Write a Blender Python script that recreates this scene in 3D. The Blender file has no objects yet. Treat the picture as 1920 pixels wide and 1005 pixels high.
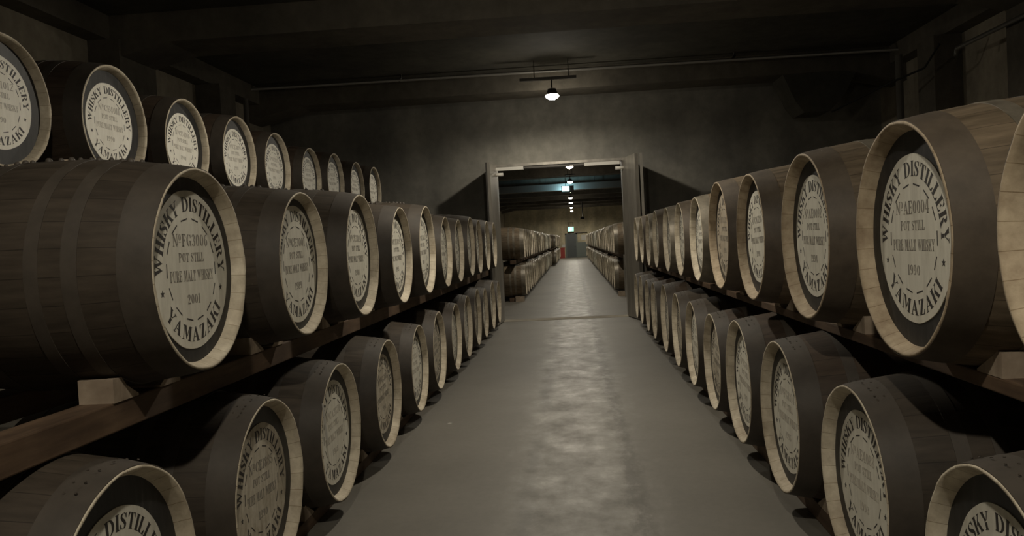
import bpy, bmesh, math, random
from math import sin, cos, pi, radians, sqrt, atan2
from mathutils import Matrix, Vector
random.seed(7)
S = bpy.context.scene
COL = S.collection

# ------------------------------------------------------------------ camera
cam_d = bpy.data.cameras.new('camera'); cam = bpy.data.objects.new('camera', cam_d); COL.objects.link(cam)
cam_d.sensor_width = 36.0; cam_d.lens = 1501.4/1920*36; cam_d.clip_start = .05; cam_d.clip_end = 200
F_ = Vector((-0.07723177, 0.99652159, -0.03130469)); R_ = Vector((0.99587561, 0.07560616, -0.0501546)); U_ = Vector((0.04761331, 0.0350491, 0.99825074))
cam.matrix_world = Matrix(((R_.x, U_.x, -F_.x, 0), (R_.y, U_.y, -F_.y, 0), (R_.z, U_.z, -F_.z, 1.6), (0, 0, 0, 1)))
S.camera = cam

# ------------------------------------------------------------------ world, exposure
w = bpy.data.worlds.new('world'); S.world = w; w.use_nodes = True
w.node_tree.nodes['Background'].inputs[0].default_value = (.55, .62, .6, 1)
w.node_tree.nodes['Background'].inputs[1].default_value = 0.0
S.view_settings.view_transform = 'Standard'; S.view_settings.look = 'None'
S.view_settings.gamma = 1; S.view_settings.use_curve_mapping = False
S.view_settings.exposure = 0.0
LAMP_POWER = 190.0
LAMP_COLOR = (1.0, .915, .76)
LAMPS = [(-.2, .4, 4.02, 1.0), (-.24, 7.0, 4.02, 1.0), (-.24, 14.2, 4.13, .75),
         (.0, 20.6, 4.03, .8), (.01, 27, 4.03, .85), (.005, 34, 4.03, .85), (-.01, 40.5, 4.03, .8), (-.02, 47, 4.03, .8), (-.02, 53.5, 4.04, 1.0), (0, 61, 4.02, 1.0), (.03, 68, 4.02, 1.9)]

# ------------------------------------------------------------------ material helpers
def mat(name, rough=.7, metal=0.0, color=(.5, .5, .5)):
    m = bpy.data.materials.new(name); m.use_nodes = True
    nt = m.node_tree; b = nt.nodes['Principled BSDF']
    b.inputs['Roughness'].default_value = rough; b.inputs['Metallic'].default_value = metal
    b.inputs['Base Color'].default_value = (*color, 1)
    return m, nt, b
def node(nt, t, **kw):
    n = nt.nodes.new(t)
    for k, v in kw.items(): setattr(n, k, v)
    return n
def coords(nt, scale=(1, 1, 1), which='Object', rand=False):
    tc = node(nt, 'ShaderNodeTexCoord'); mp = node(nt, 'ShaderNodeMapping')
    nt.links.new(tc.outputs[which], mp.inputs[0]); mp.inputs['Scale'].default_value = scale
    if rand:
        oi = node(nt, 'ShaderNodeObjectInfo'); mu = node(nt, 'ShaderNodeMath', operation='MULTIPLY'); mu.inputs[1].default_value = 37.0
        nt.links.new(oi.outputs['Random'], mu.inputs[0]); cb = node(nt, 'ShaderNodeCombineXYZ')
        for i in range(3): nt.links.new(mu.outputs[0], cb.inputs[i])
        nt.links.new(cb.outputs[0], mp.inputs['Location'])
    return mp.outputs[0]
def noise(nt, vec, scale, detail=5, rough=.55):
    n = node(nt, 'ShaderNodeTexNoise'); n.inputs['Scale'].default_value = scale
    n.inputs['Detail'].default_value = detail; n.inputs['Roughness'].default_value = rough
    nt.links.new(vec, n.inputs['Vector']); return n.outputs['Fac']
def ramp(nt, fac, stops):
    r = node(nt, 'ShaderNodeValToRGB'); e = r.color_ramp.elements
    while len(e) < len(stops): e.new(.5)
    for i, (p, c) in enumerate(stops): e[i].position = p; e[i].color = (*c, 1)
    nt.links.new(fac, r.inputs[0]); return r.outputs[0]
def mix(nt, a, b, fac, mode='MIX'):
    m = node(nt, 'ShaderNodeMix', data_type='RGBA', blend_type=mode)
    if isinstance(fac, float): m.inputs[0].default_value = fac
    else: nt.links.new(fac, m.inputs[0])
    for s, i in ((a, 6), (b, 7)):
        if isinstance(s, tuple): m.inputs[i].default_value = (*s, 1)
        else: nt.links.new(s, m.inputs[i])
    return m.outputs[2]
def bump(nt, b, fac, strength=.3, dist=.01):
    n = node(nt, 'ShaderNodeBump'); n.inputs['Strength'].default_value = strength; n.inputs['Distance'].default_value = dist
    nt.links.new(fac, n.inputs['Height']); nt.links.new(n.outputs[0], b.inputs['Normal'])

def stave_value(nt, count, zc=.46):
    """angle about the cask axis -> (joint mask, random value per stave)"""
    tc = node(nt, 'ShaderNodeTexCoord'); sp = node(nt, 'ShaderNodeSeparateXYZ'); nt.links.new(tc.outputs['Object'], sp.inputs[0])
    sub = node(nt, 'ShaderNodeMath', operation='SUBTRACT'); nt.links.new(sp.outputs[2], sub.inputs[0]); sub.inputs[1].default_value = zc
    at = node(nt, 'ShaderNodeMath', operation='ARCTAN2'); nt.links.new(sp.outputs[1], at.inputs[0]); nt.links.new(sub.outputs[0], at.inputs[1])
    mu = node(nt, 'ShaderNodeMath', operation='MULTIPLY_ADD'); nt.links.new(at.outputs[0], mu.inputs[0]); mu.inputs[1].default_value = count/(2*pi); mu.inputs[2].default_value = 100.0
    fr = node(nt, 'ShaderNodeMath', operation='FRACT'); nt.links.new(mu.outputs[0], fr.inputs[0])
    fl = node(nt, 'ShaderNodeMath', operation='FLOOR'); nt.links.new(mu.outputs[0], fl.inputs[0])
    oi = node(nt, 'ShaderNodeObjectInfo')
    ad = node(nt, 'ShaderNodeMath', operation='ADD'); nt.links.new(fl.outputs[0], ad.inputs[0]); nt.links.new(oi.outputs['Random'], ad.inputs[1])
    wn = node(nt, 'ShaderNodeTexWhiteNoise', noise_dimensions='1D'); nt.links.new(ad.outputs[0], wn.inputs['W'])
    j = node(nt, 'ShaderNodeMath', operation='LESS_THAN'); nt.links.new(fr.outputs[0], j.inputs[0]); j.inputs[1].default_value = .03
    return j.outputs[0], wn.outputs['Value']

def cask_wood(name, dark, light, rough=.62):
    m, nt, b = mat(name, rough)
    v = coords(nt, (1.2, 9, 9), rand=True); n1 = noise(nt, v, 3.2, 6)
    v2 = coords(nt, (1, 1, 1), rand=True); n2 = noise(nt, v2, 2.3, 4)
    c = ramp(nt, n1, [(.3, dark), (.72, light)])
    j, wv = stave_value(nt, 28)
    wr = ramp(nt, wv, [(0, (.72, .72, .72)), (1, (1.12, 1.1, 1.06))])
    c = mix(nt, c, wr, .45, 'MULTIPLY')
    c = mix(nt, c, ramp(nt, n2, [(.3, (.7, .68, .66)), (.7, (1.12, 1.1, 1.05))]), .8, 'MULTIPLY')
    c = mix(nt, c, mix(nt, c, (.5, .5, .5), 1.0, 'MULTIPLY'), j)
    nt.links.new(c, b.inputs['Base Color'])
    bump(nt, b, n1, .35, .004)
    b.inputs['Specular IOR Level'].default_value = .3
    return m
M = {}
M['wood'] = cask_wood('dark_oak_staves', (.047, .038, .029), (.082, .066, .051))
M['wood_red'] = cask_wood('brown_oak_staves', (.052, .037, .028), (.092, .068, .050))
M['wood_light'] = cask_wood('weathered_oak_staves', (.11, .085, .058), (.25, .195, .135))
def hoop_mat(name, a, c2, rough, metal):
    m, nt, b = mat(name, rough, metal)
    v = coords(nt, (1, 1, 1), rand=True); n = noise(nt, v, 9, 6, .65)
    c = ramp(nt, n, [(.3, a), (.7, c2)]); nt.links.new(c, b.inputs['Base Color']); bump(nt, b, n, .2, .002)
    return m
M['hoop'] = hoop_mat('painted_iron_hoop', (.048, .039, .030), (.076, .062, .048), .62, .0)
M['hoop_pale'] = hoop_mat('galvanised_hoop', (.15, .13, .10), (.30, .265, .205), .45, .3)
M['hoop_brown'] = hoop_mat('rusty_hoop', (.075, .058, .042), (.130, .102, .074), .6, .05)

def chime_mat(name, a, c2):
    m, nt, b = mat(name, .75)
    v = coords(nt, (1, 1, 1), rand=True); n = noise(nt, v, 14, 6, .65); n2 = noise(nt, v, 3, 4)
    c = ramp(nt, n, [(.28, a), (.68, c2)])
    c = mix(nt, c, ramp(nt, n2, [(.3, (.6, .55, .5)), (.55, (1, 1, 1))]), .75, 'MULTIPLY')
    j, wv = stave_value(nt, 30); c = mix(nt, c, mix(nt, c, (.55, .5, .42), 1.0, 'MULTIPLY'), j)
    c = mix(nt, c, ramp(nt, wv, [(0, (.86, .84, .8)), (1, (1.06, 1.05, 1.03))]), .8, 'MULTIPLY')
    nt.links.new(c, b.inputs['Base Color']); bump(nt, b, n, .5, .004)
    return m
M['chime'] = chime_mat('pale_bare_wood_rim', (.47, .405, .31), (.77, .70, .56))
M['chime_tan'] = chime_mat('tan_bare_wood_rim', (.34, .26, .175), (.60, .50, .36))
m, nt, b = mat('black_painted_head', .5)
v = coords(nt, (1, 5, 1), rand=True); n = noise(nt, v, 6, 6, .7)
nt.links.new(ramp(nt, n, [(.40, (.012, .012, .013)), (.60, (.026, .025, .025)), (.82, (.10, .095, .092))]), b.inputs['Base Color']); bump(nt, b, n, .2, .002)
M['head'] = m
def label_mat(name, a, c2, wear):
    m, nt, b = mat(name, .6)
    v = coords(nt, (1, 6, .8), rand=True); n = noise(nt, v, 5, 6, .6)
    v2 = coords(nt, (1, 1, 1), rand=True); n2 = noise(nt, v2, 7, 6, .7)
    c = ramp(nt, n, [(.3, a), (.6, c2)])
    c = mix(nt, c, ramp(nt, n2, [(.35, wear), (.6, (1, 1, 1))]), .7, 'MULTIPLY')
    nt.links.new(c, b.inputs['Base Color'])
    return m
M['label'] = label_mat('white_painted_disc', (.66, .63, .54), (.80, .77, .67), (.88, .87, .84))
M['label_bright'] = label_mat('bright_white_painted_disc', (.80, .77, .68), (.90, .87, .78), (.95, .94, .92))
M['label_worn'] = label_mat('worn_white_painted_disc', (.40, .35, .27), (.64, .59, .49), (.55, .50, .42))
M['label_tan'] = label_mat('yellowed_painted_disc', (.36, .31, .24), (.50, .44, .35), (.7, .64, .55))
m, nt, b = mat('black_stencil_paint', .6, 0, (.035, .030, .028)); M['ink'] = m
m, nt, b = mat('faded_grey_stencil_paint', .6, 0, (.22, .20, .17)); M['ink_faded'] = m
m, nt, b = mat('very_faded_stencil_paint', .6, 0, (.42, .385, .33)); M['ink_pale'] = m

def timber(name, a, c2, sc=(9, 1, 9)):
    m, nt, b = mat(name, .75)
    v = coords(nt, sc, rand=True); n = noise(nt, v, 2.2, 7, .6); n2 = noise(nt, coords(nt, (1, 1, 1)), 5, 4)
    c = ramp(nt, n, [(.3, a), (.7, c2)])
    c = mix(nt, c, ramp(nt, n2, [(.35, (.55, .5, .45)), (.6, (1, 1, 1))]), .6, 'MULTIPLY')
    nt.links.new(c, b.inputs['Base Color']); bump(nt, b, n, .3, .004); return m
M['rail'] = timber('reddish_brown_timber', (.07, .042, .025), (.165, .105, .062))
M['chock'] = timber('pale_pine_wedge', (.26, .20, .145), (.50, .41, .31), (3, 9, 3))
M['post'] = timber('grey_timber', (.12, .10, .075), (.26, .22, .17), (9, 9, 1))

def concrete(name, a, c2, sc=1.0, rough=.85, stain=.35):
    m, nt, b = mat(name, rough)
    v = coords(nt, (1, 1, 1)); n = noise(nt, v, 6*sc, 8, .65); n2 = noise(nt, v, .7*sc, 5, .6)
    v3 = coords(nt, (1, 1, .25)); n3 = noise(nt, v3, 1.6*sc, 5)
    c = ramp(nt, n, [(.3, a), (.7, c2)])
    c = mix(nt, c, ramp(nt, n2, [(.35, (1-stain,)*3), (.65, (1.05, 1.04, 1.0))]), 1.0, 'MULTIPLY')
    c = mix(nt, c, ramp(nt, n3, [(.35, (1-stain*.7,)*3), (.6, (1, 1, 1))]), 1.0, 'MULTIPLY')
    nt.links.new(c, b.inputs['Base Color']); bump(nt, b, n, .25, .008); return m
M['wall'] = concrete('grey_plaster_wall', (.225, .215, .19), (.30, .288, .255))
M['wall_far'] = concrete('cream_plaster_wall', (.55, .48, .33), (.72, .64, .45))
M['wall_side'] = concrete('dull_brown_wall', (.36, .32, .25), (.48, .43, .345))
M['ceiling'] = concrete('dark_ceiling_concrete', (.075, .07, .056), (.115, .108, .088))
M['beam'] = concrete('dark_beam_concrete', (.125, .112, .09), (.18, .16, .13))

# floor: polished concrete, with a paler scraped track down the middle
m, nt, b = mat('worn_concrete_floor', .5)
vo = coords(nt, (1, 1, 1)); nbig = noise(nt, vo, .8, 6, .6); nfine = noise(nt, vo, 18, 6, .7)
vs = coords(nt, (1.3, .55, 1)); nmid = noise(nt, vs, 4.2, 8, .72)
vx = coords(nt, (1.0, .75, 1)); nscr = noise(nt, vx, 3.4, 12, .68)
base = ramp(nt, nbig, [(.3, (.150, .138, .116)), (.7, (.196, .181, .154))])
base = mix(nt, base, ramp(nt, nfine, [(.3, (.86, .86, .86)), (.7, (1.08, 1.08, 1.08))]), .6, 'MULTIPLY')
tc = node(nt, 'ShaderNodeTexCoord'); sp = node(nt, 'ShaderNodeSeparateXYZ'); nt.links.new(tc.outputs['Object'], sp.inputs[0])
def track(x0, hw, soft, wob):
    a = node(nt, 'ShaderNodeMath', operation='MULTIPLY_ADD'); nt.links.new(nmid, a.inputs[0]); a.inputs[1].default_value = wob; a.inputs[2].default_value = -wob*.5-x0
    c = node(nt, 'ShaderNodeMath', operation='ADD'); nt.links.new(a.outputs[0], c.inputs[0]); nt.links.new(sp.outputs[0], c.inputs[1])
    d = node(nt, 'ShaderNodeMath', operation='ABSOLUTE'); nt.links.new(c.outputs[0], d.inputs[0])
    e = node(nt, 'ShaderNodeMapRange'); e.inputs['From Min'].default_value = hw+soft; e.inputs['From Max'].default_value = hw
    nt.links.new(d.outputs[0], e.inputs['Value']); return e.outputs[0]
tr = track(-.02, .34, .22, .45)
fl = ramp(nt, nscr, [(.32, (.140, .129, .109)), (.46, (.190, .176, .149)), (.56, (.225, .21, .18)), (.70, (.32, .30, .26))])
c = mix(nt, base, fl, tr)
sk = track(.33, .03, .06, .30)
skm = node(nt, 'ShaderNodeMath', operation='MULTIPLY'); nt.links.new(sk, skm.inputs[0]); nt.links.new(ramp(nt, nmid, [(.36, (0, 0, 0)), (.52, (.7, .7, .7))]), skm.inputs[1])
c = mix(nt, c, (.085, .074, .058), skm.outputs[0])
sk2 = track(-.36, .02, .07, .25)
skm2 = node(nt, 'ShaderNodeMath', operation='MULTIPLY'); nt.links.new(sk2, skm2.inputs[0]); nt.links.new(ramp(nt, nbig, [(.36, (0, 0, 0)), (.55, (.55, .55, .55))]), skm2.inputs[1])
c = mix(nt, c, (.095, .086, .072), skm2.outputs[0])
npit = noise(nt, coords(nt, (1, 1.6, 1)), 2.6, 9, .8)
pit = node(nt, 'ShaderNodeMath', operation='MULTIPLY'); nt.links.new(ramp(nt, npit, [(.30, (.8, .8, .8)), (.40, (0, 0, 0))]), pit.inputs[0]); nt.links.new(tr, pit.inputs[1])
c = mix(nt, c, (.09, .082, .068), pit.outputs[0])
nt.links.new(c, b.inputs['Base Color'])
rr = ramp(nt, nscr, [(.35, (.58, .58, .58)), (.65, (.44, .44, .44))]); rr = mix(nt, (.54, .54, .54), rr, tr)
nt.links.new(rr, b.inputs['Roughness']); bump(nt, b, nscr, .10, .005)
M['floor'] = m

m, nt, b = mat('grey_painted_steel', .38, .55)
v = coords(nt, (2, 2, .5)); n = noise(nt, v, 4, 5)
nt.links.new(ramp(nt, n, [(.3, (.23, .215, .19)), (.7, (.36, .335, .29))]), b.inputs['Base Color']); M['steel'] = m
m, nt, b = mat('dark_steel', .45, .6, (.07, .065, .058)); M['steel_dark'] = m
m, nt, b = mat('galvanised_pipe', .4, .5, (.23, .22, .2)); M['pipe'] = m
m, nt, b = mat('black_cable_rubber', .8, 0, (.015, .014, .012)); M['black'] = m
m, nt, b = mat('dark_grey_door_paint', .5, 0, (.075, .085, .085)); M['door'] = m
m, nt, b = mat('grey_cupboard_paint', .6, 0, (.13, .15, .135)); M['cupboard'] = m
m, nt, b = mat('red_enamel', .45, 0, (.26, .03, .02)); M['red'] = m
m, nt, b = mat('white_plastic', .5, 0, (.55, .53, .48)); M['white'] = m
def glow(name, c, s):
    m, nt, b = mat(name, .5, 0, (.8, .8, .8)); b.inputs['Emission Color'].default_value = (*c, 1); b.inputs['Emission Strength'].default_value = s; return m
M['bulb'] = glow('lit_lamp_glass', (1, .9, .72), 14)
M['green'] = glow('lit_green_exit_panel', (.25, 1, .6), 1.6)
M['cyan'] = glow('lit_pale_cyan_panel', (.5, .95, 1), 9)
M['pict'] = glow('lit_white_pictogram', (.85, 1, .9), 3.5)

# ------------------------------------------------------------------ object helpers
def mesh(name, verts, faces, mats, mi=None, smooth=None):
    me = bpy.data.meshes.new(name); me.from_pydata(verts, [], faces)
    for mm in mats: me.materials.append(M[mm])
    if mi: me.polygons.foreach_set('material_index', mi)
    if smooth is True: me.polygons.foreach_set('use_smooth', [True]*len(faces))
    elif smooth: me.polygons.foreach_set('use_smooth', smooth)
    me.update(); return me
def link(name, data, parent=None, loc=(0, 0, 0), rot=(0, 0, 0), **props):
    o = bpy.data.objects.new(name, data); COL.objects.link(o); o.location = loc; o.rotation_euler = rot
    if parent: o.parent = parent
    for k, v in props.items(): o[k] = v
    return o
class G:
    """collects vertices and faces for one mesh"""
    def __init__(s): s.v = []; s.f = []; s.m = []; s.s = []
    def box(s, x0, x1, y0, y1, z0, z1, mi=0):
        n = len(s.v)
        s.v += [(x, y, z) for x in (x0, x1) for y in (y0, y1) for z in (z0, z1)]
        for q in ((0, 1, 3, 2), (4, 6, 7, 5), (0, 4, 5, 1), (2, 3, 7, 6), (0, 2, 6, 4), (1, 5, 7, 3)):
            s.f.append([n+i for i in q]); s.m.append(mi); s.s.append(False)
        return s
    def prism(s, pts, axis, a, b_, mi=0):
        """pts: polygon in the plane normal to axis, extruded from a to b_"""
        n = len(s.v); k = len(pts)
        def P(p, t): return (t, p[0], p[1]) if axis == 'x' else (p[0], t, p[1]) if axis == 'y' else (p[0], p[1], t)
        s.v += [P(p, a) for p in pts]+[P(p, b_) for p in pts]
        s.f.append([n+i for i in range(k)][::-1]); s.f.append([n+k+i for i in range(k)])
        for i in range(k): s.f.append([n+i, n+(i+1) % k, n+k+(i+1) % k, n+k+i])
        s.m += [mi]*(k+2); s.s += [False]*(k+2); return s
    def lathe(s, prof, axis='x', c=(0, 0, 0), seg=64, mi=None, smooth=True, wob=None):
        """prof: list of (along, radius)"""
        n = len(s.v); k = len(prof)
        for i, (a, r) in enumerate(prof):
            for j in range(seg):
                t = 2*pi*j/seg; rr = r+(wob(i, t) if wob else 0)
                p = (a, rr*sin(t), rr*cos(t)) if axis == 'x' else (rr*cos(t), rr*sin(t), a) if axis == 'z' else (rr*sin(t), a, rr*cos(t))
                s.v.append((c[0]+p[0], c[1]+p[1], c[2]+p[2]))
        for i in range(k-1):
            for j in range(seg):
                j2 = (j+1) % seg
                s.f.append([n+i*seg+j, n+i*seg+j2, n+(i+1)*seg+j2, n+(i+1)*seg+j]); s.m.append(mi[i] if mi else 0); s.s.append(smooth)
        return s
    def disc(s, a, r, c=(0, 0, 0), seg=64, mi=0, axis='x'):
        n = len(s.v)
        for j in range(seg):
            t = 2*pi*j/seg
            s.v.append((c[0]+a, c[1]+r*sin(t), c[2]+r*cos(t)) if axis == 'x' else (c[0]+r*cos(t), c[1]+r*sin(t), c[2]+a) if axis == 'z' else (c[0]+r*sin(t), c[1]+a, c[2]+r*cos(t)))
        s.f.append([n+j for j in range(seg)][::-1]); s.m.append(mi); s.s.append(False); return s
    def tube(s, pts, r, seg=10, mi=0):
        n = len(s.v); k = len(pts); pts = [Vector(p) for p in pts]
        for i, p in enumerate(pts):
            d = (pts[min(i+1, k-1)]-pts[max(i-1, 0)]).normalized()
            u = d.cross(Vector((0, 0, 1)));
            if u.length < .01: u = d.cross(Vector((0, 1, 0)))
            u.normalize(); v_ = d.cross(u)
            for j in range(seg):
                t = 2*pi*j/seg; s.v.append(tuple(p+u*(r*cos(t))+v_*(r*sin(t))))
        for i in range(k-1):
            for j in range(seg):
                j2 = (j+1) % seg; s.f.append([n+i*seg+j, n+i*seg+j2, n+(i+1)*seg+j2, n+(i+1)*seg+j]); s.m.append(mi); s.s.append(True)
        s.f.append([n+j for j in range(seg)]); s.f.append([n+(k-1)*seg+j for j in range(seg)][::-1]); s.m += [mi]*2; s.s += [False]*2
        return s
    def mesh(s, name, mats): return mesh(name, s.v, s.f, mats, s.m, s.s)
def bevel(o, wd=.006, seg=2):
    md = o.modifiers.new('bevel', 'BEVEL'); md.width = wd; md.segments = seg; md.limit_method = 'ANGLE'; return o
def part(name, g, mats, parent=None, **kw): return link(name, g.mesh(name, mats), parent, **kw)

# ------------------------------------------------------------------ stencil lettering (own serif stencil glyphs)
TH, HL = .19, .05
def rect(x0, y0, x1, y1): return [(x0, y0), (x1, y0), (x1, y1), (x0, y1)]
def crescent(cx, cy, rx, ry, tx, ty, a0, a1, n=9):
    out = []
    for i in range(n):
        t0 = radians(a0+(a1-a0)*i/n); t1 = radians(a0+(a1-a0)*(i+1)/n)
        P = lambda t, k: (cx+(rx-k*tx)*cos(t), cy+(ry-k*ty)*sin(t))
        out.append([P(t0, 0), P(t1, 0), P(t1, 1), P(t0, 1)])
    return out
def stroke(pts, ws):
    out = []; k = len(pts)
    L = []; Rr = []
    for i, (x, y) in enumerate(pts):
        a = pts[max(i-1, 0)]; c = pts[min(i+1, k-1)]; dx, dy = c[0]-a[0], c[1]-a[1]; l = sqrt(dx*dx+dy*dy) or 1
        nx, ny = -dy/l*ws[i]/2, dx/l*ws[i]/2
        L.append((x+nx, y+ny)); Rr.append((x-nx, y-ny))
    for i in range(k-1): out.append([L[i], Rr[i], Rr[i+1], L[i+1]])
    return out
def stem(x, s=True, y0=0, y1=1):
    o = [rect(x, y0, x+TH, y1)]
    if s: o += [rect(x-.05, y0, x+TH+.05, y0+HL), rect(x-.05, y1-HL, x+TH+.05, y1)]
    return o
def glyphs():
    g = {}
    g['I'] = (.30, stem(.055))
    g['H'] = (.72, stem(.06)+stem(.47)+[rect(.28, .475, .44, .53)])
    g['L'] = (.60, stem(.06)+[rect(.33, 0, .56, .05), [(.40, .05), (.56, .05), (.58, .32), (.545, .32)]])
    g['E'] = (.62, stem(.06)+[rect(.33, 0, .56, .05), [(.42, .05), (.56, .05), (.59, .30), (.56, .30)], rect(.33, .95, .56, 1), [(.42, .95), (.56, .95), (.58, .72), (.55, .72)], rect(.30, .475, .44, .53), rect(.41, .38, .455, .62)])
    g['F'] = (.60, stem(.06)+[rect(.33, .95, .56, 1), [(.42, .95), (.56, .95), (.58, .70), (.55, .70)], rect(.30, .475, .44, .53), rect(.41, .38, .455, .62)])
    g['T'] = (.66, stem(.235, False)+[rect(.19, 0, .47, .05), rect(.03, .95, .20, 1), rect(.46, .95, .63, 1), [(.03, .95), (.15, .95), (.05, .70), (.02, .70)], [(.51, .95), (.63, .95), (.64, .70), (.61, .70)]])
    g['D'] = (.76, stem(.06)+crescent(.30, .5, .42, .5, .19, .05, -78, 78))
    g['P'] = (.66, stem(.06)+crescent(.30, .73, .33, .27, .18, .05, -80, 80))
    g['R'] = (.72, stem(.06)+crescent(.30, .74, .31, .26, .17, .05, -78, 78, 7)+[[(.34, .46), (.50, .46), (.66, .05), (.48, .05)], rect(.46, 0, .72, .05)])
    g['B'] = (.68, stem(.06)+crescent(.30, .76, .29, .24, .16, .05, -78, 78, 6)+crescent(.30, .26, .34, .26, .18, .05, -78, 78, 6))
    g['O'] = (.80, crescent(.40, .5, .37, .5, .19, .05, -76, 76)+crescent(.40, .5, .37, .5, .19, .05, 104, 256))
    g['0'] = (.58, crescent(.29, .5, .26, .5, .16, .05, -74, 74)+crescent(.29, .5, .26, .5, .16, .05, 106, 254))
    g['C'] = (.70, crescent(.40, .5, .37, .5, .19, .05, 104, 256)+crescent(.40, .5, .27, .5, .04, .06, 20, 78, 4)+crescent(.40, .5, .27, .5, .04, .06, -78, -25, 4)+[rect(.60, .62, .66, .95)])
    g['G'] = (.74, crescent(.40, .5, .37, .5, .19, .05, 104, 256)+crescent(.40, .5, .27, .5, .04, .06, 20, 78, 4)+[rect(.50, .04, .66, .42), rect(.44, .40, .72, .45), rect(.60, .66, .65, .95)])
    g['U'] = (.74, [rect(.06, .3, .25, 1), rect(.01, .95, .30, 1), rect(.56, .3, .61, 1), rect(.48, .95, .70, 1)]+stroke([(.155, .3), (.18, .12), (.28, .04), (.37, .03)], [.19, .15, .07, .05])+stroke([(.42, .03), (.53, .08), (.585, .3)], [.05, .05, .05]))
    g['S'] = (.58, stroke([(.50, .72), (.47, .88), (.37, .965), (.30, .97)], [.05, .05, .05, .05])+stroke([(.24, .96), (.12, .86), (.11, .72), (.22, .58), (.36, .46), (.45, .32), (.43, .15), (.33, .04)], [.05, .12, .15, .19, .20, .17, .12, .05])+stroke([(.27, .03), (.15, .06), (.07, .28)], [.05, .05, .05])+[rect(.48, .68, .53, .98), rect(.04, .02, .09, .32)])
    g['K'] = (.74, stem(.06)+stroke([(.30, .45), (.60, .96)], [.05, .05])+[[(.36, .56), (.47, .70), (.70, .05), (.50, .05)], rect(.47, 0, .74, .05), rect(.50, .95, .70, 1)])
    g['Y'] = (.74, [[(.04, .95), (.25, .95), (.42, .50), (.30, .45)], rect(0, .95, .29, 1)]+stroke([(.43, .52), (.62, .96)], [.05, .05])+[rect(.51, .95, .73, 1), rect(.28, 0, .46, .42), rect(.22, 0, .52, .05)])
    g['A'] = (.78, stroke([(.10, .04), (.32, .82)], [.05, .05])+[[(.36, 1), (.43, 1), (.70, .05), (.50, .05), (.31, .78)], rect(0, 0, .22, .05), rect(.44, 0, .77, .05), rect(.20, .30, .42, .35)])
    g['M'] = (.94, [rect(.10, .05, .15, .95), rect(.02, 0, .23, .05), rect(.02, .95, .16, 1), [(.16, 1), (.33, 1), (.50, .28), (.44, .06)], rect(.68, 0, .87, 1), rect(.62, 0, .93, .05), rect(.72, .95, .93, 1)]+stroke([(.52, .30), (.66, .96)], [.05, .05]))
    g['N'] = (.78, [rect(.10, .05, .15, .95), rect(.02, 0, .23, .05), [(.02, 1), (.22, 1), (.62, .10), (.62, 0), (.54, 0)], rect(.62, .12, .67, 1), rect(.54, .95, .76, 1)])
    g['W'] = (1.04, [[(.04, .95), (.24, .95), (.36, .30), (.32, .02)], rect(0, .95, .28, 1), [(.42, .95), (.60, .95), (.72, .30), (.68, .02)], rect(.36, .95, .66, 1)]+stroke([(.37, .25), (.46, .80)], [.05, .05])+stroke([(.73, .25), (.92, .96)], [.05, .05])+[rect(.82, .95, 1.02, 1)])
    g['Z'] = (.66, [rect(.06, .95, .60, 1), [(.38, .93), (.60, .93), (.28, .07), (.05, .07)], rect(.05, 0, .60, .05), [(.06, .95), (.18, .95), (.08, .70), (.05, .70)], [(.48, .05), (.60, .05), (.62, .32), (.59, .32)]])
    g['1'] = (.40, [rect(.12, 0, .28, 1), rect(.04, 0, .36, .05), [(.12, 1), (.12, .88), (.02, .84), (.02, .88)]])
    g['2'] = (.56, stroke([(.08, .70), (.10, .88), (.22, .97)], [.12, .1, .05])+stroke([(.27, .97), (.42, .90), (.44, .72), (.32, .50), (.12, .16)], [.05, .14, .17, .13, .06])+[[(.05, 0), (.50, 0), (.50, .14), (.08, .14)]])
    g['3'] = (.54, stroke([(.08, .80), (.16, .96)], [.1, .05])+crescent(.24, .75, .25, .25, .15, .05, -70, 76, 6)+crescent(.22, .27, .29, .27, .16, .05, -80, 78, 6)+stroke([(.06, .22), (.15, .04)], [.12, .05]))
    g['4'] = (.60, [rect(.32, 0, .48, 1), rect(.04, .26, .28, .31), rect(.50, .26, .58, .31), rect(.25, 0, .55, .05)]+stroke([(.05, .31), (.30, .97)], [.05, .05]))
    g['5'] = (.54, [rect(.08, .52, .12, 1), [(.12, .86), (.46, .86), (.48, 1), (.12, 1)]]+crescent(.22, .31, .29, .31, .16, .05, -80, 95, 7)+stroke([(.06, .24), (.15, .04)], [.12, .05]))
    g['6'] = (.56, crescent(.34, .45, .30, .52, .16, .05, 100, 250, 7)+crescent(.30, .30, .24, .30, .14, .05, -76, 80, 6)+stroke([(.34, .95), (.45, .86)], [.05, .12]))
    g['8'] = (.56, crescent(.28, .76, .22, .24, .13, .05, -76, 76, 5)+crescent(.28, .76, .22, .24, .13, .05, 104, 256, 5)+crescent(.28, .27, .25, .27, .15, .05, -76, 76, 5)+crescent(.28, .27, .25, .27, .15, .05, 104, 256, 5))
    g['9'] = (.56, [[(1-.44-x, 1-y) for x, y in q] for q in g['6'][1]])
    g['9'] = (.56, [[(.56-x, 1-y) for x, y in q] for q in g['6'][1]])
    g['o'] = (.40, [[(x*.62, .46+y*.54) for x, y in q] for q in g['0'][1]]+[rect(.05, .34, .32, .38)])
    g[' '] = (.34, [])
    return g
GL = glyphs()
SPC = .07
def width(t): return sum(GL[c][0]+SPC for c in t)-SPC
def line(polys, t, yc, h, wd):
    """straight text centred at (0, yc), cap height h, total width wd"""
    sx = wd/width(t); x = -wd/2
    for c in t:
        gw, ps = GL[c]
        for q in ps: polys.append([(x+px*sx, yc-h/2+py*h) for px, py in q])
        x += (gw+SPC)*sx
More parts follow.
